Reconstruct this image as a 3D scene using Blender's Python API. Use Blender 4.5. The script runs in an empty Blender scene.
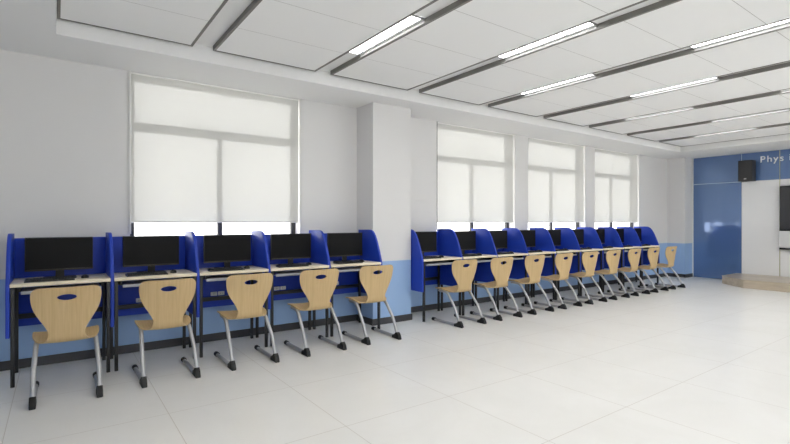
import bpy, bmesh, math, random
from mathutils import Vector, Matrix
random.seed(7)
S = bpy.context.scene
COL = S.collection
PI = math.pi

# ------------------------------------------------------------------ materials
def srgb(r, g, b):
    f = lambda c: (c/255/12.92) if c/255 <= .04045 else ((c/255+.055)/1.055)**2.4
    return (f(r), f(g), f(b), 1)

def nodes(name):
    m = bpy.data.materials.new(name); m.use_nodes = True
    nt = m.node_tree
    return m, nt, nt.nodes['Principled BSDF'], nt.nodes['Material Output']

def mat(name, col, rough=.5, metal=0, spec=.5, noise=0, scale=20, stretch=(1, 1, 1), coat=0):
    m, nt, p, out = nodes(name)
    p.inputs['Base Color'].default_value = col
    p.inputs['Roughness'].default_value = rough
    p.inputs['Metallic'].default_value = metal
    p.inputs['Specular IOR Level'].default_value = spec
    p.inputs['Coat Weight'].default_value = coat
    p.inputs['Coat Roughness'].default_value = .05
    if noise:
        tc = nt.nodes.new('ShaderNodeTexCoord'); mp = nt.nodes.new('ShaderNodeMapping')
        mp.inputs['Scale'].default_value = stretch
        nz = nt.nodes.new('ShaderNodeTexNoise'); nz.inputs['Scale'].default_value = scale
        nz.inputs['Detail'].default_value = 4
        mx = nt.nodes.new('ShaderNodeMix'); mx.data_type = 'RGBA'
        a = [max(0, c*(1-noise)) for c in col[:3]]+[1]; b = [min(1, c*(1+noise)) for c in col[:3]]+[1]
        mx.inputs[6].default_value = a; mx.inputs[7].default_value = b
        nt.links.new(tc.outputs['Object'], mp.inputs['Vector'])
        nt.links.new(mp.outputs[0], nz.inputs['Vector'])
        nt.links.new(nz.outputs['Fac'], mx.inputs[0])
        nt.links.new(mx.outputs[2], p.inputs['Base Color'])
    return m

def math_node(nt, op, a, b=None, c=None):
    n = nt.nodes.new('ShaderNodeMath'); n.operation = op
    for i, v in enumerate((a, b, c)):
        if v is None: continue
        if isinstance(v, (int, float)): n.inputs[i].default_value = v
        else: nt.links.new(v, n.inputs[i])
    return n.outputs[0]

WHITE = srgb(221, 220, 219)
M = {}
# wall: white plaster over a light blue painted dado
def wall_material():
    m, nt, p, out = nodes('painted_wall')
    tc = nt.nodes.new('ShaderNodeTexCoord'); sx = nt.nodes.new('ShaderNodeSeparateXYZ')
    nt.links.new(tc.outputs['Object'], sx.inputs[0])
    f = math_node(nt, 'GREATER_THAN', sx.outputs['Z'], .737)
    mx = nt.nodes.new('ShaderNodeMix'); mx.data_type = 'RGBA'
    mx.inputs[6].default_value = srgb(156, 186, 224); mx.inputs[7].default_value = WHITE
    nt.links.new(f, mx.inputs[0]); nt.links.new(mx.outputs[2], p.inputs['Base Color'])
    p.inputs['Roughness'].default_value = .6; p.inputs['Specular IOR Level'].default_value = .25
    return m
M['wall'] = wall_material()
M['plaster'] = mat('white_plaster', srgb(236, 236, 235), .8, spec=.2)

def floor_material():
    m, nt, p, out = nodes('floor_tiles')
    tc = nt.nodes.new('ShaderNodeTexCoord'); sx = nt.nodes.new('ShaderNodeSeparateXYZ')
    nt.links.new(tc.outputs['Object'], sx.inputs[0])
    def line(s, off):
        u = math_node(nt, 'FRACT', math_node(nt, 'DIVIDE', math_node(nt, 'ADD', s, off), .81))
        u = math_node(nt, 'ABSOLUTE', math_node(nt, 'SUBTRACT', u, .5))
        return math_node(nt, 'GREATER_THAN', u, .5-.0022/.81)
    g = math_node(nt, 'MAXIMUM', line(sx.outputs['X'], .242+8.1), line(sx.outputs['Y'], .83+8.1))
    nz = nt.nodes.new('ShaderNodeTexNoise'); nz.inputs['Scale'].default_value = 1.6; nz.inputs['Detail'].default_value = 9
    nz.inputs['Roughness'].default_value = .62; nz.inputs['Distortion'].default_value = .8
    nt.links.new(tc.outputs['Object'], nz.inputs['Vector'])
    cr = nt.nodes.new('ShaderNodeValToRGB')
    cr.color_ramp.elements[0].position = .3; cr.color_ramp.elements[0].color = srgb(228, 227, 223)
    cr.color_ramp.elements[1].position = .7; cr.color_ramp.elements[1].color = srgb(234, 233, 230)
    nt.links.new(nz.outputs['Fac'], cr.inputs[0])
    mx = nt.nodes.new('ShaderNodeMix'); mx.data_type = 'RGBA'
    mx.inputs[7].default_value = srgb(203, 198, 191)
    nt.links.new(g, mx.inputs[0]); nt.links.new(cr.outputs[0], mx.inputs[6])
    nt.links.new(mx.outputs[2], p.inputs['Base Color'])
    p.inputs['Roughness'].default_value = .28; p.inputs['Specular IOR Level'].default_value = .35
    return m
M['floor'] = floor_material()

def ceiling_board_material():
    m, nt, p, out = nodes('ceiling_board')
    tc = nt.nodes.new('ShaderNodeTexCoord'); sx = nt.nodes.new('ShaderNodeSeparateXYZ')
    nt.links.new(tc.outputs['Object'], sx.inputs[0])
    u = math_node(nt, 'FRACT', math_node(nt, 'DIVIDE', math_node(nt, 'ADD', sx.outputs['Y'], 12.0), .6))
    u = math_node(nt, 'ABSOLUTE', math_node(nt, 'SUBTRACT', u, .5))
    f = math_node(nt, 'GREATER_THAN', u, .5-.0022/.6)
    mx = nt.nodes.new('ShaderNodeMix'); mx.data_type = 'RGBA'
    mx.inputs[6].default_value = srgb(242, 242, 241); mx.inputs[7].default_value = srgb(186, 184, 181)
    nt.links.new(f, mx.inputs[0]); nt.links.new(mx.outputs[2], p.inputs['Base Color'])
    p.inputs['Roughness'].default_value = .75; p.inputs['Specular IOR Level'].default_value = .2
    return m
M['board'] = ceiling_board_material()

def ply_material():
    m, nt, p, out = nodes('maple_plywood')
    tc = nt.nodes.new('ShaderNodeTexCoord'); mp = nt.nodes.new('ShaderNodeMapping')
    mp.inputs['Scale'].default_value = (60, 2.5, 2.5)
    nz = nt.nodes.new('ShaderNodeTexNoise'); nz.inputs['Scale'].default_value = 1.6; nz.inputs['Detail'].default_value = 5
    nt.links.new(tc.outputs['Object'], mp.inputs['Vector']); nt.links.new(mp.outputs[0], nz.inputs['Vector'])
    cr = nt.nodes.new('ShaderNodeValToRGB')
    cr.color_ramp.elements[0].position = .3; cr.color_ramp.elements[0].color = srgb(190, 162, 117)
    cr.color_ramp.elements[1].position = .7; cr.color_ramp.elements[1].color = srgb(204, 177, 132)
    nt.links.new(nz.outputs['Fac'], cr.inputs[0]); nt.links.new(cr.outputs[0], p.inputs['Base Color'])
    p.inputs['Roughness'].default_value = .42; p.inputs['Specular IOR Level'].default_value = .4
    return m
M['ply'] = ply_material()

def podium_material():
    m, nt, p, out = nodes('podium_laminate')
    tc = nt.nodes.new('ShaderNodeTexCoord'); mp = nt.nodes.new('ShaderNodeMapping')
    mp.inputs['Scale'].default_value = (8, .8, 8)
    nz = nt.nodes.new('ShaderNodeTexNoise'); nz.inputs['Scale'].default_value = 2; nz.inputs['Detail'].default_value = 6
    nt.links.new(tc.outputs['Object'], mp.inputs['Vector']); nt.links.new(mp.outputs[0], nz.inputs['Vector'])
    cr = nt.nodes.new('ShaderNodeValToRGB')
    cr.color_ramp.elements[0].position = .25; cr.color_ramp.elements[0].color = srgb(170, 157, 138)
    cr.color_ramp.elements[1].position = .75; cr.color_ramp.elements[1].color = srgb(202, 189, 170)
    nt.links.new(nz.outputs['Fac'], cr.inputs[0]); nt.links.new(cr.outputs[0], p.inputs['Base Color'])
    p.inputs['Roughness'].default_value = .3
    return m
M['podium'] = podium_material()

def blind_material():
    m, nt, p, out = nodes('roller_blind_fabric')
    nt.nodes.remove(p)
    tc = nt.nodes.new('ShaderNodeTexCoord'); wv = nt.nodes.new('ShaderNodeTexNoise')
    wv.inputs['Scale'].default_value = 3; wv.inputs['Detail'].default_value = 2
    nt.links.new(tc.outputs['Object'], wv.inputs['Vector'])
    d = nt.nodes.new('ShaderNodeBsdfDiffuse'); d.inputs['Color'].default_value = srgb(206, 206, 203)
    t = nt.nodes.new('ShaderNodeBsdfTranslucent'); t.inputs['Color'].default_value = srgb(225, 225, 222)
    tr = nt.nodes.new('ShaderNodeBsdfTransparent'); tr.inputs['Color'].default_value = (1, .995, .985, 1)
    a = nt.nodes.new('ShaderNodeMixShader'); a.inputs[0].default_value = .1
    b = nt.nodes.new('ShaderNodeMixShader')
    fac = math_node(nt, 'MULTIPLY_ADD', wv.outputs['Fac'], .02, .235)
    nt.links.new(fac, b.inputs[0])
    nt.links.new(d.outputs[0], a.inputs[1]); nt.links.new(t.outputs[0], a.inputs[2])
    nt.links.new(a.outputs[0], b.inputs[1]); nt.links.new(tr.outputs[0], b.inputs[2])
    nt.links.new(b.outputs[0], out.inputs['Surface'])
    return m
M['blind'] = blind_material()

def glass_material():
    m, nt, p, out = nodes('window_glass')
    nt.nodes.remove(p)
    tr = nt.nodes.new('ShaderNodeBsdfTransparent'); tr.inputs['Color'].default_value = (.97, .97, .96, 1)
    gl = nt.nodes.new('ShaderNodeBsdfGlossy'); gl.inputs['Roughness'].default_value = .02
    lw = nt.nodes.new('ShaderNodeLayerWeight'); lw.inputs['Blend'].default_value = .5
    fr = math_node(nt, 'MULTIPLY_ADD', math_node(nt, 'POWER', lw.outputs['Facing'], 5.0), .5, .035)
    mx = nt.nodes.new('ShaderNodeMixShader')
    nt.links.new(fr, mx.inputs[0]); nt.links.new(tr.outputs[0], mx.inputs[1]); nt.links.new(gl.outputs[0], mx.inputs[2])
    nt.links.new(mx.outputs[0], out.inputs['Surface'])
    return m
M['glass'] = glass_material()

def emit(name, strength):
    m, nt, p, out = nodes(name)
    p.inputs['Base Color'].default_value = (.9, .9, .9, 1)
    p.inputs['Emission Color'].default_value = (1, .99, .98, 1)
    p.inputs['Emission Strength'].default_value = strength
    return m
M['lamp'] = emit('lamp_diffuser', 5.8)
M['reflector'] = mat('lamp_reflector', srgb(148, 148, 147), .5, spec=.2)
M['blue'] = mat('blue_laminate', srgb(32, 64, 176), .42, spec=.35, noise=.05, scale=40)
M['blue_edge'] = mat('blue_edge_band', srgb(44, 82, 216), .4, spec=.4)
M['desktop'] = mat('cream_desktop', srgb(240, 229, 204), .4, noise=.02, scale=8, stretch=(1, 12, 1))
M['black'] = mat('black_metal', srgb(34, 34, 36), .45)
M['tray'] = mat('silver_tray', srgb(176, 180, 188), .4, metal=.3)
M['tube'] = mat('grey_tube', srgb(182, 182, 184), .36, metal=.45)
M['rubber'] = mat('black_rubber', srgb(22, 22, 23), .6)
M['screen'] = mat('dark_screen', srgb(23, 23, 23), .45, spec=.12)
M['case'] = mat('black_plastic', srgb(30, 30, 31), .4)
M['bezel'] = mat('bronze_bezel', srgb(60, 55, 48), .35, metal=.3)
M['key'] = mat('black_keys', srgb(24, 24, 25), .5)
M['socket'] = mat('white_socket', srgb(222, 224, 226), .4)
M['frame'] = mat('dark_window_frame', srgb(46, 46, 47), .45)
M['rail'] = mat('white_rail', srgb(222, 222, 219), .45)
M['ceilframe'] = mat('grey_ceiling_frame', srgb(124, 122, 118), .5, spec=.3)
M['base'] = mat('dark_baseboard', srgb(58, 58, 61), .45)
M['blueglass'] = mat('blue_painted_glass', srgb(96, 126, 174), .09, metal=.25, spec=.8, coat=.3)
M['whitepanel'] = mat('white_gloss_panel', srgb(240, 240, 240), .22, spec=.5)
M['brass'] = mat('olive_joint', srgb(176, 174, 136), .4, metal=.2)
M['paletrim'] = mat('pale_trim', srgb(186, 206, 220), .35)
M['letter'] = mat('white_letter', srgb(244, 245, 246), .4)
M['speaker'] = mat('speaker_black', srgb(44, 44, 46), .6)
M['grille'] = mat('speaker_grille', srgb(52, 52, 54), .7, noise=.25, scale=220)
M['display'] = mat('display_black', srgb(60, 61, 64), .2)
M['white_plastic'] = mat('white_plastic', srgb(226, 226, 226), .4)

# ------------------------------------------------------------------ mesh helpers
def box(bm, x0, x1, y0, y1, z0, z1, bev=0, seg=2):
    r = bmesh.ops.create_cube(bm, size=1)
    vs = r['verts']
    for v in vs:
        v.co = Vector((x0+(v.co.x+.5)*(x1-x0), y0+(v.co.y+.5)*(y1-y0), z0+(v.co.z+.5)*(z1-z0)))
    if bev:
        es = list({e for v in vs for e in v.link_edges})
        bmesh.ops.bevel(bm, geom=es, offset=bev, segments=seg, affect='EDGES', profile=.5)

def prism(bm, pts, axis, a, b, bev=0):
    """pts: 2-D outline; extruded along axis ('X': pts are (y,z); 'Z': pts are (x,y); 'Y': (x,z))"""
    def P(p, t):
        return {'X': (t, p[0], p[1]), 'Y': (p[0], t, p[1]), 'Z': (p[0], p[1], t)}[axis]
    A = [bm.verts.new(P(p, a)) for p in pts]; B = [bm.verts.new(P(p, b)) for p in pts]
    n = len(pts)
    fs = [bm.faces.new(A), bm.faces.new(list(reversed(B)))]
    for i in range(n):
        fs.append(bm.faces.new((A[i], B[i], B[(i+1) % n], A[(i+1) % n])))
    bmesh.ops.recalc_face_normals(bm, faces=fs)
    if bev:
        es = [e for f in fs[:2] for e in f.edges]
        bmesh.ops.bevel(bm, geom=es, offset=bev, segments=2, affect='EDGES', profile=.5)

def fillet(pts, r, n=5):
    out = [Vector(pts[0])]
    for i in range(1, len(pts)-1):
        p, a, b = Vector(pts[i]), Vector(pts[i-1]), Vector(pts[i+1])
        rr = min(r, (a-p).length*.48, (b-p).length*.48)
        p0 = p+(a-p).normalized()*rr; p1 = p+(b-p).normalized()*rr
        for k in range(n+1):
            t = k/n
            out.append(p0*(1-t)**2+p*2*t*(1-t)+p1*t*t)
    out.append(Vector(pts[-1]))
    return out

def tube(bm, path, r, seg=12, ry=None):
    path = [Vector(p) for p in path]
    rings = []
    up = None
    for i, p in enumerate(path):
        if i == 0: d = path[1]-p
        elif i == len(path)-1: d = p-path[i-1]
        else: d = (path[i+1]-path[i-1])
        d.normalize()
        if up is None:
            up = Vector((1, 0, 0)) if abs(d.x) < .9 else Vector((0, 0, 1))
        s = (up - d*up.dot(d)).normalized(); t = d.cross(s)
        rings.append([bm.verts.new(p+s*math.cos(2*PI*k/seg)*r+t*math.sin(2*PI*k/seg)*(ry or r)) for k in range(seg)])
        up = s
    fs = []
    for a, b in zip(rings, rings[1:]):
        for k in range(seg):
            fs.append(bm.faces.new((a[k], a[(k+1) % seg], b[(k+1) % seg], b[k])))
    fs.append(bm.faces.new(list(reversed(rings[0])))); fs.append(bm.faces.new(rings[-1]))
    bmesh.ops.recalc_face_normals(bm, faces=fs)

def obj(name, bm, material, parent=None, smooth=True, angle=35, **props):
    me = bpy.data.meshes.new(name); bm.to_mesh(me); bm.free()
    me.materials.append(material)
    if smooth:
        for p in me.polygons: p.use_smooth = True
        me.set_sharp_from_angle(angle=math.radians(angle))
    o = bpy.data.objects.new(name, me); COL.objects.link(o)
    if parent: o.parent = parent
    for k, v in props.items(): o[k] = v
    return o

def boxobj(name, dims, material, parent=None, bev=0, **props):
    bm = bmesh.new(); box(bm, *dims, bev=bev)
    return obj(name, bm, material, parent, **props)

def thing(name, label, cat, loc=(0, 0, 0), rz=0, group=None):
    o = bpy.data.objects.new(name, None); COL.objects.link(o)
    o.empty_display_size = .1
    o.location = loc; o.rotation_euler = (0, 0, rz)
    o['label'] = label; o['category'] = cat
    if group: o['group'] = group
    return o

def dup(root, loc, rz, label, group=None):
    r = root.copy(); COL.objects.link(r); r.location = loc; r.rotation_euler = (0, 0, rz)
    r['label'] = label
    if group: r['group'] = group
    for ch in list(root.children):
        c = ch.copy(); COL.objects.link(c); c.parent = r
        for g in ch.children:
            d = g.copy(); COL.objects.link(d); d.parent = c
    return r

ORD = ['first', 'second', 'third', 'fourth', 'fifth', 'sixth', 'seventh', 'eighth', 'ninth']

# ------------------------------------------------------------------ the room
YW = 4.93        # window wall face
ZS = 2.59        # border soffit
XR, XL, YB = 11.33, -1.28, -3.04
ZT = 2.732       # slab above the hanging panels
OPEN = [(.545, 2.225), (4.255, 5.885), (6.205, 7.815), (8.125, 9.745)]
SILL = .9

bm = bmesh.new()
T = .2
xs = [XL-.15]+[v for o in OPEN for v in o]+[XR+.15]
box(bm, XL-.15, XR+.15, YW, YW+T, 0, SILL)
for i in range(0, len(xs), 2):
    box(bm, xs[i], xs[i+1], YW, YW+T, SILL, ZT)
for a, b in OPEN:
    box(bm, a, b, YW, YW+T, ZS, ZT)
box(bm, 2.972, 3.527, 4.57, YW+.01, 0, ZS+.02)        # projecting pillar
box(bm, 10.97, XR+.02, 4.57, YW+.01, 0, ZS+.02)       # corner pillar
obj('wall_back', bm, M['wall'], smooth=False, kind='structure')
boxobj('wall_left', (XL-.15, XL, YB-.15, YW, 0, ZT), M['wall'], smooth=False, kind='structure')
# unseen wall behind the camera: wide windows added to brighten ceiling and floor
bm = bmesh.new()
FILL_OPEN = [(-.6, 2.2), (7.0, 10.9)]
fx = [XL]+[v for o in FILL_OPEN for v in o]+[XR]
box(bm, XL, XR, YB-.15, YB, 0, .9)
box(bm, XL, XR, YB-.15, YB, 2.5, ZT)
for i in range(0, len(fx), 2):
    box(bm, fx[i], fx[i+1], YB-.15, YB, .9, 2.5)
obj('wall_front', bm, M['wall'], smooth=False, kind='structure')
for n, (a, b) in enumerate(FILL_OPEN):
    bm = bmesh.new()
    for x in (a, (a+b)/2-.025, b-.05): box(bm, x, x+.05, YB-.12, YB-.07, .9, 2.5)
    for x in ((a+.05, (a+b)/2-.025), ((a+b)/2+.025, b-.05)):
        box(bm, x[0], x[1], YB-.12, YB-.07, .9, .95); box(bm, x[0], x[1], YB-.12, YB-.07, 2.45, 2.5)
    w = obj('window_%d' % (n+5), bm, M['frame'], smooth=False, kind='structure')  # added window frame, never in view, lets in extra daylight
    for x in ((a+.05, (a+b)/2-.025), ((a+b)/2+.025, b-.05)):
        boxobj('window_pane', (x[0], x[1], YB-.1, YB-.095, .95, 2.45), M['glass'], w, smooth=False)
boxobj('floor', (XL-.15, XR+.15, YB-.15, YW+T, -.1, 0), M['floor'], smooth=False, kind='structure')

bm = bmesh.new()
box(bm, XL-.15, XR+.15, YB-.15, YW+T, ZT, ZT+.1)
CX0, CX1, CY0, CY1 = -.004, 10.075, -2.39, 4.285
box(bm, XL, XR, CY1, YW, ZS, ZT+.01)
box(bm, XL, XR, YB, CY0, ZS, ZT+.01)
box(bm, XL, CX0, CY0, CY1, ZS, ZT+.01)
box(bm, CX1, XR, CY0, CY1, ZS, ZT+.01)
obj('ceiling', bm, M['plaster'], smooth=False, kind='structure')

# baseboards follow the window wall, the pillars and the side walls
bm = bmesh.new()
BH, BT = .075, .012
for x0, x1 in ((XL, 2.972-BT), (3.527+BT, 10.97-BT)):
    box(bm, x0, x1, YW-BT, YW, 0, BH)
for x0, x1 in ((2.972, 3.527), (10.97, XR)):
    box(bm, x0-BT, x1+(BT if x1 < 5 else 0), 4.57-BT, 4.57, 0, BH)
    box(bm, x0-BT, x0, 4.57, YW, 0, BH)
    if x1 < 5: box(bm, x1, x1+BT, 4.57, YW, 0, BH)
obj('baseboard_back', bm, M['base'], smooth=False, kind='structure')
boxobj('baseboard_left', (XL, XL+BT, YB, YW-BT, 0, BH), M['base'], smooth=False, kind='structure')
boxobj('baseboard_front', (XL+BT, XR, YB, YB+BT, 0, BH), M['base'], smooth=False, kind='structure')

# right wall: white plaster core clad with blue glass and white gloss panels
wr = boxobj('wall_right', (XR+.012, XR+.16, YB-.15, 4.57, 0, ZT), M['plaster'], smooth=False, kind='structure')
ZB = 2.019
cuts = [4.57, 3.654, 3.03, 2.406, 1.782, 1.158, .534, -.09, -.714, -1.338, YB]
for i in range(len(cuts)-1):
    b, a = cuts[i], cuts[i+1]
    boxobj('glass_panel', (XR, XR+.012, a+.003, b-.003, ZB+.006, ZS), M['blueglass'], wr, smooth=False)
    side = i in (0, len(cuts)-2)
    boxobj('glass_panel' if side else 'gloss_panel', (XR, XR+.012, a+.003, b-.003, 0, ZB-.006),
           M['blueglass'] if side else M['whitepanel'], wr, smooth=False)
boxobj('joint_strip', (XR-.002, XR+.012, 3.654, 4.57, ZB-.006, ZB+.006), M['paletrim'], wr, smooth=False)
boxobj('joint_strip', (XR+.002, XR+.012, YB, 3.654, ZB-.006, ZB+.006), M['whitepanel'], wr, smooth=False)
for y in cuts[2:-1]:
    boxobj('joint_strip', (XR-.002, XR+.012, y-.006, y+.006, .151, ZS), M['brass'], wr, smooth=False)
boxobj('joint_strip', (XR-.002, XR+.012, 3.650, 3.658, ZB, ZS), M['paletrim'], wr, smooth=False)
boxobj('trim_1', (XR-.005, XR, 4.545, 4.57, 0, ZS), M['rail'], smooth=False, kind='structure')

# ------------------------------------------------------------------ windows and blinds
FY0, FY1 = YW+.125, YW+.175
wplace = ['left of the projecting pillar', 'first right of the projecting pillar', 'in the middle of the right-hand three', 'nearest the blue wall']
for n, (a, b) in enumerate(OPEN):
    mid = (a+b)/2
    bm = bmesh.new()
    fw = .05
    zt0, zt1 = 2.062, 2.148
    box(bm, a, a+fw, FY0, FY1, SILL, ZS, bev=.004)
    box(bm, b-fw, b, FY0, FY1, SILL, ZS, bev=.004)
    box(bm, a+fw, b-fw, FY0, FY1, SILL, SILL+.05, bev=.004)
    box(bm, a+fw, b-fw, FY0, FY1, ZS-.05, ZS, bev=.004)
    box(bm, a+fw, b-fw, FY0, FY1, zt0, zt1, bev=.004)
    box(bm, mid-.0235, mid+.0235, FY0, FY1, SILL+.05, zt0, bev=.004)
    w = obj('window_%d' % (n+1), bm, M['frame'], kind='structure')
    for x0, x1, z0, z1 in ((a+fw, b-fw, zt1, ZS-.05), (a+fw, mid-.0235, SILL+.05, zt0), (mid+.0235, b-fw, SILL+.05, zt0)):
        boxobj('window_pane', (x0, x1, FY0+.022, FY0+.027, z0, z1), M['glass'], w, smooth=False)
    boxobj('window_sill', (a, b, YW-.015, FY0, SILL, SILL+.018), M['rail'], w, bev=.004)
    # roller blind hanging inside the opening
    t = thing('roller_blind', 'pale translucent roller blind over the window '+wplace[n], 'blind', (mid, YW+.022, 0),
              group='roller blinds over the windows')
    hw = (b-a)/2-.004
    lw = -hw+(.004, .008, .014, .014)[n]
    boxobj('fabric', (lw, hw-.006, -.0006, .0006, 1.205, ZS-.02), M['blind'], t, smooth=False)
    boxobj('bottom_bar', (lw, hw-.006, -.005, .005, 1.192, 1.207), M['rail'], t, bev=.003)
    bm = bmesh.new(); tube(bm, [(lw, .012, ZS-.017), (hw-.006, .012, ZS-.017)], .013)
    obj('roller_tube', bm, M['rail'], t)
    bm = bmesh.new()
    if n == 0:
        for k in range(70):
            z = ZS-.03-k*.0215
            bmesh.ops.create_icosphere(bm, subdivisions=1, radius=.0042, matrix=Matrix.Translation((lw-.028, -.029, z)))
        tube(bm, [(lw-.028, -.029, ZS-.01), (lw-.028, -.029, 1.09)], .0014, 6)
        obj('pull_chain', bm, M['rail'], t)
        boxobj('guide_rail', (lw-.02, lw, -.034, -.023, 1.09, ZS-.001), M['rail'], t, bev=.002)
        boxobj('guide_rail', (hw-.001, hw+.017, -.034, -.023, 1.09, ZS-.001), M['rail'], t, bev=.002)
    else:
        if n == 1: boxobj('guide_rail', (-hw+.0005, lw+.001, -.02, -.004, 1.1, ZS-.001), M['frame'], t)  # dark strip added in place of the jamb glimpsed beside the blind
        tube(bm, [(hw-.035, -.012, ZS-.01), (hw-.035, -.012, 1.25)], .002, 6)
        obj('pull_chain', bm, M['rail'], t)

# ------------------------------------------------------------------ hanging ceiling panels and slot lamps
ZP = 2.69
PX = [0.0]
SLOT = []
for k in range(8):
    c = 1.018+1.146*k
    SLOT.append((c-.083, c+.083))
edges = [0.0]+[v for s in SLOT for v in s]+[10.05]
PY0, PY1 = -2.356, 4.244
for i in range(9):
    x0, x1 = edges[2*i], edges[2*i+1]
    t = thing('ceiling_panel', '%s suspended white ceiling panel from the left, grey metal edge' % ORD[i].capitalize(), 'ceiling panel',
              ((x0+x1)/2, 4.244, ZP), group='suspended ceiling panels')
    h = (x1-x0)/2
    boxobj('board', (-h+.02, h-.02, PY0-PY1+.016, -.016, .004, .041), M['board'], t, smooth=False)
    bm = bmesh.new()
    box(bm, -h, -h+.02, PY0-PY1, 0, 0, .0415)
    box(bm, h-.02, h, PY0-PY1, 0, 0, .0415)
    box(bm, -h+.02, h-.02, -.016, 0, 0, .0415)
    box(bm, -h+.02, h-.02, PY0-PY1, PY0-PY1+.016, 0, .0415)
    obj('frame', bm, M['ceilframe'], t, smooth=False)

LL = .91
def make_lamp(label, loc, group):
    t = thing('ceiling_lamp', label, 'ceiling lamp', loc, group=group)
    boxobj('diffuser', (-.078, .044, -LL/2, LL/2, .031, .0405), M['lamp'], t, smooth=False)
    bm = bmesh.new()
    box(bm, .0745, .0825, -LL/2, LL/2, .004, .0405)
    box(bm, -.0825, -.078, -LL/2, LL/2, .029, .0405)
    box(bm, -.0825, .0825, -LL/2-.006, -LL/2, .026, .0405)
    box(bm, -.0825, .0825, LL/2, LL/2+.006, .026, .0405)
    obj('housing', bm, M['reflector'], t, smooth=False)
    boxobj('flange', (.0442, .0744, -LL/2, LL/2, .028, .0405), M['white_plastic'], t, smooth=False)
    return t
names = {(1, 0): 'lit linear ceiling lamp in the second slot from the left',
         (2, 0): 'lit linear ceiling lamp in the third slot from the left',
         (3, 0): 'lit linear ceiling lamp in the fourth slot, the one nearer the windows',
         (3, 1): 'lit linear ceiling lamp in the fourth slot, the one farther from the windows',
         (4, 0): 'lit linear ceiling lamp in the fifth slot from the left',
         (5, 0): 'lit linear ceiling lamp in the sixth slot, the one nearer the windows',
         (5, 1): 'lit linear ceiling lamp in the sixth slot, the one farther from the windows',
         (6, 0): 'lit linear ceiling lamp in the seventh slot from the left',
         (7, 0): 'lit linear ceiling lamp in the last slot before the blue wall'}
lamp0 = None
for k in range(8):
    c = sum(SLOT[k])/2
    for j, y in enumerate((3.195, 1.355, -.485) if k % 2 else (2.495, .655, -1.185)):
        lab = names.get((k, j), 'linear ceiling lamp farther back in the slots, out of the picture')
        gr = 'linear lamps in the ceiling slots' if (k, j) in names else 'linear lamps out of the picture'
        if lamp0 is None: lamp0 = make_lamp(lab, (c, y, ZP), gr)
        else: dup(lamp0, (c, y, ZP), 0, lab, gr)

# ------------------------------------------------------------------ computer desks
BAY = .65
LX0, RX0 = -.29, 3.555
DY = 4.60
def side_panel(bm, x):
    prof = [(.255, .36), (.255, 1.108), (.05, 1.112), (-.0, 1.110), (-.035, 1.100), (-.065, 1.080), (-.095, 1.045), (-.125, .995),
            (-.155, .93), (-.185, .86), (-.21, .79), (-.225, .74), (-.228, .70), (-.228, .36)]
    prism(bm, prof, 'X', x-.0125, x+.0125, bev=.003)

def desk_parts(t):
    boxobj('desktop', (-.312, .312, -.24, .229, .725, .75), M['desktop'], t, bev=.003)
    boxobj('back_panel', (-.312, .312, .23, .255, .36, 1.07), M['blue'], t, bev=.002)
    for sx in (-1, 1):
        for y in (-.212, .2):
            boxobj('leg', (sx*.297-.0125, sx*.297+.0125, y-.0125, y+.0125, 0, .7249), M['black'], t, bev=.002)
    boxobj('cross_beam', (-.284, .284, .19, .215, .425, .463), M['black'], t, bev=.002)
    bm = bmesh.new()
    box(bm, -.25, .25, -.195, .11, .676, .684)
    box(bm, -.25, .25, -.208, -.195, .666, .690, bev=.003)
    tr = obj('keyboard_tray', bm, M['tray'], t)
    for sx in (-1, 1):
        boxobj('slide_rail', (sx*.262-.009, sx*.262+.009, -.18, .15, .684, .7249), M['black'], tr, bev=.001)
    for cx in (-.074, -.004):
        s = boxobj('power_socket', (cx-.031, cx+.031, .218, .2299, .470, .508), M['socket'], t, bev=.004)
        for dx in (-.008, .008):
            boxobj('socket_slot', (cx+dx-.0015, cx+dx+.0015, .2172, .2185, .483, .495), M['black'], s)
    bm = bmesh.new(); side_panel(bm, -.325)
    obj('side_panel', bm, M['blue'], t)

def make_monitor(t):
    # origin on the desktop under the screen
    w, z0, z1 = .2235, .063, .328
    boxobj('case', (-w, w, .001, .022, z0, z1), M['case'], t, bev=.004)
    boxobj('screen', (-w+.006, w-.006, -.0015, .002, z0+.016, z1-.006), M['screen'], t, smooth=False)
    boxobj('lower_bezel', (-w+.002, w-.002, -.003, .002, z0+.001, z0+.012), M['bezel'], t, bev=.001)
    bm = bmesh.new(); box(bm, -.012, .012, -.004, .006, z0-.006, z0+.006, bev=.002)
    obj('sensor_tab', bm, M['case'], t)
    bm = bmesh.new()
    prism(bm, [(-.03, .008), (.03, .008), (.026, .16), (-.026, .16)], 'Y', .022, .036, bev=.002)
    st = obj('stand', bm, M['case'], t)
    bm = bmesh.new()
    pts = []
    for cx, cy, a0 in ((.085, .085, 0), (-.085, .085, 90), (-.085, -.045, 180), (.085, -.045, 270)):
        for k in range(6):
            a = math.radians(a0+k*18); pts.append((cx+.025*math.cos(a), cy+.025*math.sin(a)))
    prism(bm, pts, 'Z', 0, .009, bev=.002)
    obj('base', bm, M['case'], t)

def make_keyboard(t):
    bm = bmesh.new()
    prism(bm, [(-.055, 0), (.055, 0), (.055, .017), (-.055, .009)], 'X', -.155, .155, bev=.002)
    obj('body', bm, M['case'], t)
    bm = bmesh.new()
    for r in range(5):
        y = -.041+r*.0195
        z = .0112+(y+.055)/.11*.008
        n = 15 if r else 9
        x = -.147
        for k in range(n):
            wk = .294/15 if r else (.294/9)
            box(bm, x+.001, x+wk-.001, y-.0085, y+.0085, z-.0035, z+.0035)
            x += wk
    obj('keys', bm, M['key'], t)

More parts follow.
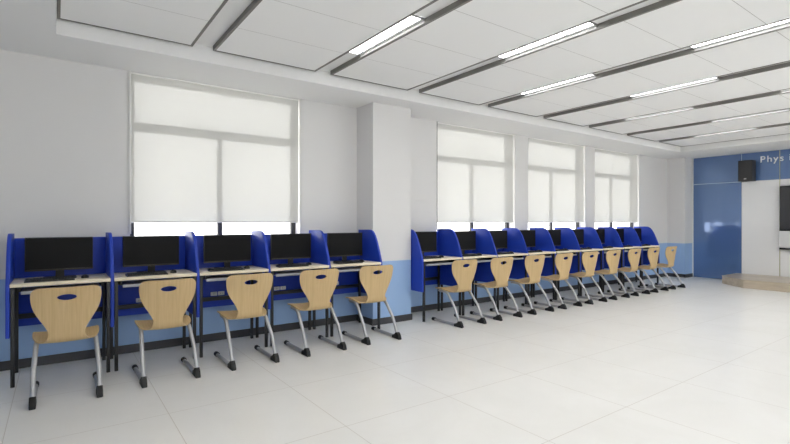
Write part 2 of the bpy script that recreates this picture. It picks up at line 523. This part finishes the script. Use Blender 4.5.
def make_mouse(t):
    bm = bmesh.new()
    bmesh.ops.create_uvsphere(bm, u_segments=20, v_segments=10, radius=1)
    for v in bm.verts:
        x, y, z = v.co
        v.co = Vector((x*.027, y*.046, max(z, -.25)*.022*(1-.18*y)+.0055))
    for v in bm.verts:
        if v.co.z < .0008: v.co.z = 0
    obj('shell', bm, M['case'], t, angle=50)
    bm = bmesh.new(); tube(bm, [(-.003, .02, .0215), (.003, .02, .0215)], .0055)
    obj('scroll_wheel', bm, M['tray'], t)

def desk_label(i, row):
    return ('%s blue computer desk from the left, in the row %s of the pillar' % (ORD[i].capitalize(), row))
desk0 = mon0 = key0 = mou0 = None
rows = [('left', LX0, 5), ('right', RX0, 9)]
for row, x0, n in rows:
    for i in range(n):
        xc = x0+BAY*(i+.5)
        lab = desk_label(i, row); g = 'blue partitioned computer desks %s of the pillar' % row
        if desk0 is None:
            desk0 = thing('computer_desk', lab, 'desk', (xc, DY, 0), 0, g); desk_parts(desk0); d = desk0
        else:
            d = dup(desk0, (xc, DY, 0), 0, lab, g)
        if i == n-1: last_desk = d
        jx = ((-.008, .004, .014, .016, .014)[i] if row == 'left' else -.02)
        if row == 'right' and i == 0: jx = -.085
        my = 4.625 if row == 'left' else 4.645
        def put(src, name, maker, label, cat, loc, rz, grp):
            if src is None:
                src = thing(name, label, cat, loc, rz, grp); maker(src)
            else: dup(src, loc, rz, label, grp)
            return src
        where = 'on the %s desk from the left, %s of the pillar' % (ORD[i], row)
        mon0 = put(mon0, 'computer_monitor', make_monitor, 'black switched-off monitor '+where, 'monitor', (xc-.008+jx, my, .75), 0,
                   'monitors on the desks %s of the pillar' % row)
        key0 = put(key0, 'keyboard', make_keyboard, 'flat black keyboard '+where, 'keyboard', (xc-.07+jx, 4.465, .75), random.uniform(-.03, .03),
                   'keyboards on the desks %s of the pillar' % row)
        mou0 = put(mou0, 'computer_mouse', make_mouse, 'small black mouse '+where, 'mouse', (xc+.152+jx*.5, 4.535, .75), random.uniform(-.15, .15),
                   'mice on the desks %s of the pillar' % row)
# the closing panel at the right end of each row (added after copying so that it is not inherited)
for o in [o for o in COL.objects if o.get('category') == 'desk']:
    if o['label'].startswith('Fifth') and 'row left' in o['label'] or o['label'].startswith('Ninth'):
        bm = bmesh.new(); side_panel(bm, .325)
        obj('side_panel', bm, M['blue'], o)

# ------------------------------------------------------------------ plywood chairs
def interp(tab, t):
    for (a, va), (b, vb) in zip(tab, tab[1:]):
        if t <= b:
            u = (t-a)/(b-a) if b > a else 0
            return va+(vb-va)*u
    return tab[-1][1]

def catmull(pts, n):
    P = [Vector(p) for p in pts]; P = [2*P[0]-P[1]]+P+[2*P[-1]-P[-2]]
    out = []
    for i in range(1, len(P)-2):
        for k in range(n):
            t = k/n
            a, b, c, d = P[i-1], P[i], P[i+1], P[i+2]
            out.append(.5*((2*b)+(-a+c)*t+(2*a-5*b+4*c-d)*t*t+(-a+3*b-3*c+d)*t**3))
    out.append(P[-2]); return out

def chair_shell():
    # (y, z, half width) from the front lip of the seat to the top of the back
    key = [(.222, .386, .120), (.218, .390, .160), (.208, .396, .182), (.19, .401, .192), (.14, .405, .197), (.07, .400, .197), (.01, .391, .190),
           (-.035, .381, .174), (-.068, .378, .148), (-.092, .388, .124), (-.104, .412, .108), (-.108, .445, .104),
           (-.112, .478, .116), (-.115, .515, .136), (-.119, .56, .161), (-.124, .605, .182), (-.129, .645, .193),
           (-.136, .69, .1985), (-.143, .722, .197), (-.147, .738, .190), (-.149, .748, .181), (-.1505, .754, .170), (-.151, .757, .150)]
    pts = catmull(key, 3)
    nu = 16
    us = [-1+2*i/nu for i in range(nu+1)]
    bm = bmesh.new()
    def place(row, x):
        y, z, w = row
        q = (x/.2)**2
        f = min(1, max(0, (z-.42)/.15))
        seat = 1-f
        return Vector((x, y+.030*q*f, z+.012*q*seat))
    G = [[None]*(nu+1) for _ in pts]
    zs = [p[1] for p in pts]
    # cells removed around the grip hole
    hz, hw, hh = .688, .056, .022
    j0 = max(j for j, p in enumerate(pts) if p[1] < hz-.034 and p[1] > .5)
    j1 = min(j for j, p in enumerate(pts) if p[1] > hz+.032)
    i0, i1 = nu//2-4, nu//2+4
    for j, p in enumerate(pts):
        for i, u in enumerate(us):
            if j0 < j < j1 and i0 < i < i1: continue
            G[j][i] = bm.verts.new(place(p, u*p[2]))
    for j in range(len(pts)-1):
        for i in range(nu):
            if j0 <= j < j1 and i0 <= i < i1: continue
            bm.faces.new((G[j][i], G[j][i+1], G[j+1][i+1], G[j+1][i]))
    loop = [G[j0][i] for i in range(i0, i1)]+[G[j][i1] for j in range(j0, j1)]+[G[j1][i] for i in range(i1, i0, -1)]+[G[j][i0] for j in range(j1, j0, -1)]
    def row_at(z):
        for a, b in zip(pts[j0:], pts[j0+1:]):
            if a[1] <= z <= b[1]:
                u = (z-a[1])/(b[1]-a[1]); return a*(1-u)+b*u
        return pts[-1]
    prev = loop
    for s in (.5, 1):
        ring = []
        for v in loop:
            x, z = v.co.x, v.co.z-hz
            ang = math.atan2(z/hh, x/hw)
            ex, ez = hw*math.cos(ang), hh*math.sin(ang)
            xx, zz = x*(1-s)+ex*s, z*(1-s)+ez*s
            r = row_at(hz+zz); r = Vector((r[0], hz+zz, r[2]))
            ring.append(bm.verts.new(place(r, xx)))
        n = len(loop)
        for k in range(n):
            bm.faces.new((prev[k], prev[(k+1) % n], ring[(k+1) % n], ring[k]))
        prev = ring
    bmesh.ops.recalc_face_normals(bm, faces=bm.faces)
    bm.normal_update()
    # give the sheet its thickness
    th = .011
    base = list(bm.verts); faces = list(bm.faces)
    cent = Vector((0, 0, 0))
    nrm = {v: v.normal.copy() for v in base}
    # make normals point to the underside / rear
    v0 = G[12][nu//2]
    if nrm[v0].z > 0:
        for v in nrm: nrm[v] = -nrm[v]
    new = {v: bm.verts.new(v.co+nrm[v]*th) for v in base}
    bnd = [e for e in bm.edges if len(e.link_faces) == 1]
    for f in faces:
        bm.faces.new([new[v] for v in reversed(f.verts)])
    for e in bnd:
        a, b = e.verts
        bm.faces.new((a, b, new[b], new[a]))
    bmesh.ops.recalc_face_normals(bm, faces=bm.faces)
    return bm

def make_chair(label, loc, rz, group):
    t = thing('school_chair', label, 'chair', loc, rz, group)
    obj('seat_shell', chair_shell(), M['ply'], t, angle=50)
    for sx in (-1, 1):
        x = sx*.184
        bm = bmesh.new()
        path = fillet([(sx*.165, .15, .377), (sx*.172, -.005, .374), (x, -.15, .20), (x, -.236, .019), (x, .235, .0185)], .055, 6)
        tube(bm, path, .0155, 12)
        leg = obj('leg', bm, M['tube'], t, angle=60)
        bm = bmesh.new()
        prism(bm, [(-.272, 0), (-.275, .012), (-.262, .045), (-.236, .072), (-.214, .066), (-.19, .046), (-.15, .030), (-.145, 0)], 'X', x-.0185, x+.0185, bev=.004)
        obj('rear_foot', bm, M['rubber'], leg)
        bm = bmesh.new()
        tube(bm, [(x, .205, .0205), (x, .252, .0205)], .0205, 16)
        obj('front_cap', bm, M['rubber'], leg)
    bm = bmesh.new()
    tube(bm, [(-.17, .12, .374), (.17, .12, .374)], .0115, 10)
    tube(bm, [(-.172, .02, .370), (.172, .02, .370)], .0115, 10)
    obj('seat_support', bm, M['tube'], t)
    return t

chair0 = None
CH = [('left', LX0, [(.022, 4.06, .0), (.013, 4.09, .0), (.008, 4.11, .0), (.02, 4.115, .0), (.025, 4.135, -.02)]),
      ('right', RX0, [(.03, 4.14, 0)]*9)]
for row, x0, lst in CH:
    for i, (dx, y, rz) in enumerate(lst):
        rz = rz+random.uniform(-.012, .012)
        lab = '%s light plywood chair from the left, at the desks %s of the pillar' % (ORD[i].capitalize(), row)
        g = 'plywood chairs at the desks %s of the pillar' % row
        loc = (x0+BAY*(i+.5)+dx, y, 0)
        if chair0 is None: chair0 = make_chair(lab, loc, rz, g)
        else: dup(chair0, loc, rz, lab, g)

# ------------------------------------------------------------------ at the blue wall
pod = thing('podium', 'low wooden podium with a cut corner at the foot of the white panels', 'podium', (XR-.004, 1.0, 0))
out = [(0, 2.73), (-.76, 2.73), (-1.2, 2.24), (-1.2, -2.6), (0, -2.6)]
bm = bmesh.new(); prism(bm, out, 'Z', 0, .142)
obj('riser', bm, M['podium'], pod, smooth=False)
bm = bmesh.new(); prism(bm, [(0, 2.735), (-.764, 2.735), (-1.206, 2.243), (-1.206, -2.606), (0, -2.606)], 'Z', .142, .152, bev=.002)
obj('top_board', bm, M['podium'], pod, smooth=False)

spk = thing('wall_speaker', 'black box loudspeaker mounted high on the blue glass wall', 'speaker', (XR, 3.52, 2.22))
boxobj('cabinet', (-.235, -.03, -.118, .118, -.205, .205), M['speaker'], spk, bev=.006)
boxobj('grille', (-.243, -.234, -.108, .108, -.195, .195), M['grille'], spk, bev=.004)
boxobj('badge', (-.2455, -.2425, -.022, .018, -.172, -.155), M['white_plastic'], spk, bev=.001)
boxobj('wall_bracket', (-.031, -.0005, -.04, .04, -.06, .06), M['speaker'], spk)

dsp = thing('smart_display', 'large dark wall display with white lower box, at the right edge', 'display', (XR, 2.0, 0))
boxobj('housing', (-.09, -.0025, -1.0, 1.015, 1.03, 1.89), M['case'], dsp, bev=.018)
boxobj('screen', (-.0925, -.0895, -.975, .99, 1.055, 1.865), M['display'], dsp, smooth=False)
boxobj('control_box', (-.105, -.0025, -1.0, 1.015, .71, 1.03), M['white_plastic'], dsp, bev=.012)
boxobj('base_rail', (-.1, -.0025, -1.0, 1.015, .675, .71), M['case'], dsp, bev=.01)

let = thing('wall_lettering', 'white raised lettering beside the loudspeaker on the blue glass', 'lettering', (XR, 3.343, 2.377))
ypos = 0.0
for ch, adv in (('P', .112), ('h', .104), ('y', .098), ('s', .142), ('i', .055), ('c', .1), ('s', .1)):
    cu = bpy.data.curves.new('letter', 'FONT'); cu.body = ch; cu.size = .178; cu.extrude = .009; cu.offset = .0002
    tmp = bpy.data.objects.new('tmp', cu); COL.objects.link(tmp)
    dg = bpy.context.evaluated_depsgraph_get()
    me = bpy.data.meshes.new_from_object(tmp.evaluated_get(dg))
    bpy.data.objects.remove(tmp); bpy.data.curves.remove(cu)
    me.name = 'letter'; me.materials.clear(); me.materials.append(M['letter'])
    # local x of the glyph runs along -Y, its face looks to -X
    me.transform(Matrix(((0, 0, -1, -.0115), (-1, 0, 0, -ypos), (0, 1, 0, 0), (0, 0, 0, 1))))
    me.flip_normals() if False else None
    o = bpy.data.objects.new('letter', me); COL.objects.link(o); o.parent = let
    ypos += adv

# ------------------------------------------------------------------ light, sky, camera
w = bpy.data.worlds.new('sky'); S.world = w; w.use_nodes = True
nt = w.node_tree
bg = nt.nodes['Background']
tc = nt.nodes.new('ShaderNodeTexCoord'); sx = nt.nodes.new('ShaderNodeSeparateXYZ')
nt.links.new(tc.outputs['Generated'], sx.inputs[0])
cr = nt.nodes.new('ShaderNodeValToRGB')
cr.color_ramp.elements[0].position = .47; cr.color_ramp.elements[0].color = (1.4, 1.39, 1.38, 1)
cr.color_ramp.elements[1].position = .5; cr.color_ramp.elements[1].color = (.97, .98, .98, 1)
mr = math_node(nt, 'MULTIPLY_ADD', sx.outputs['Z'], .5, .5)
nt.links.new(mr, cr.inputs[0]); nt.links.new(cr.outputs[0], bg.inputs['Color'])
bg.inputs['Strength'].default_value = 1.9

cam = bpy.data.cameras.new('camera'); co = bpy.data.objects.new('camera', cam); COL.objects.link(co)
cam.sensor_width = 36; cam.lens = 470/790*36; cam.clip_start = .05
co.location = (0, 0, 1.2); co.rotation_euler = (PI/2, 0, -math.radians(35.72))
S.camera = co
S.view_settings.view_transform = 'Standard'; S.view_settings.look = 'None'
S.view_settings.gamma = 1; S.view_settings.use_curve_mapping = False
S.view_settings.exposure = 1.43
S.cycles.use_denoising = True
S.cycles.max_bounces = 12; S.cycles.diffuse_bounces = 7; S.cycles.transparent_max_bounces = 16
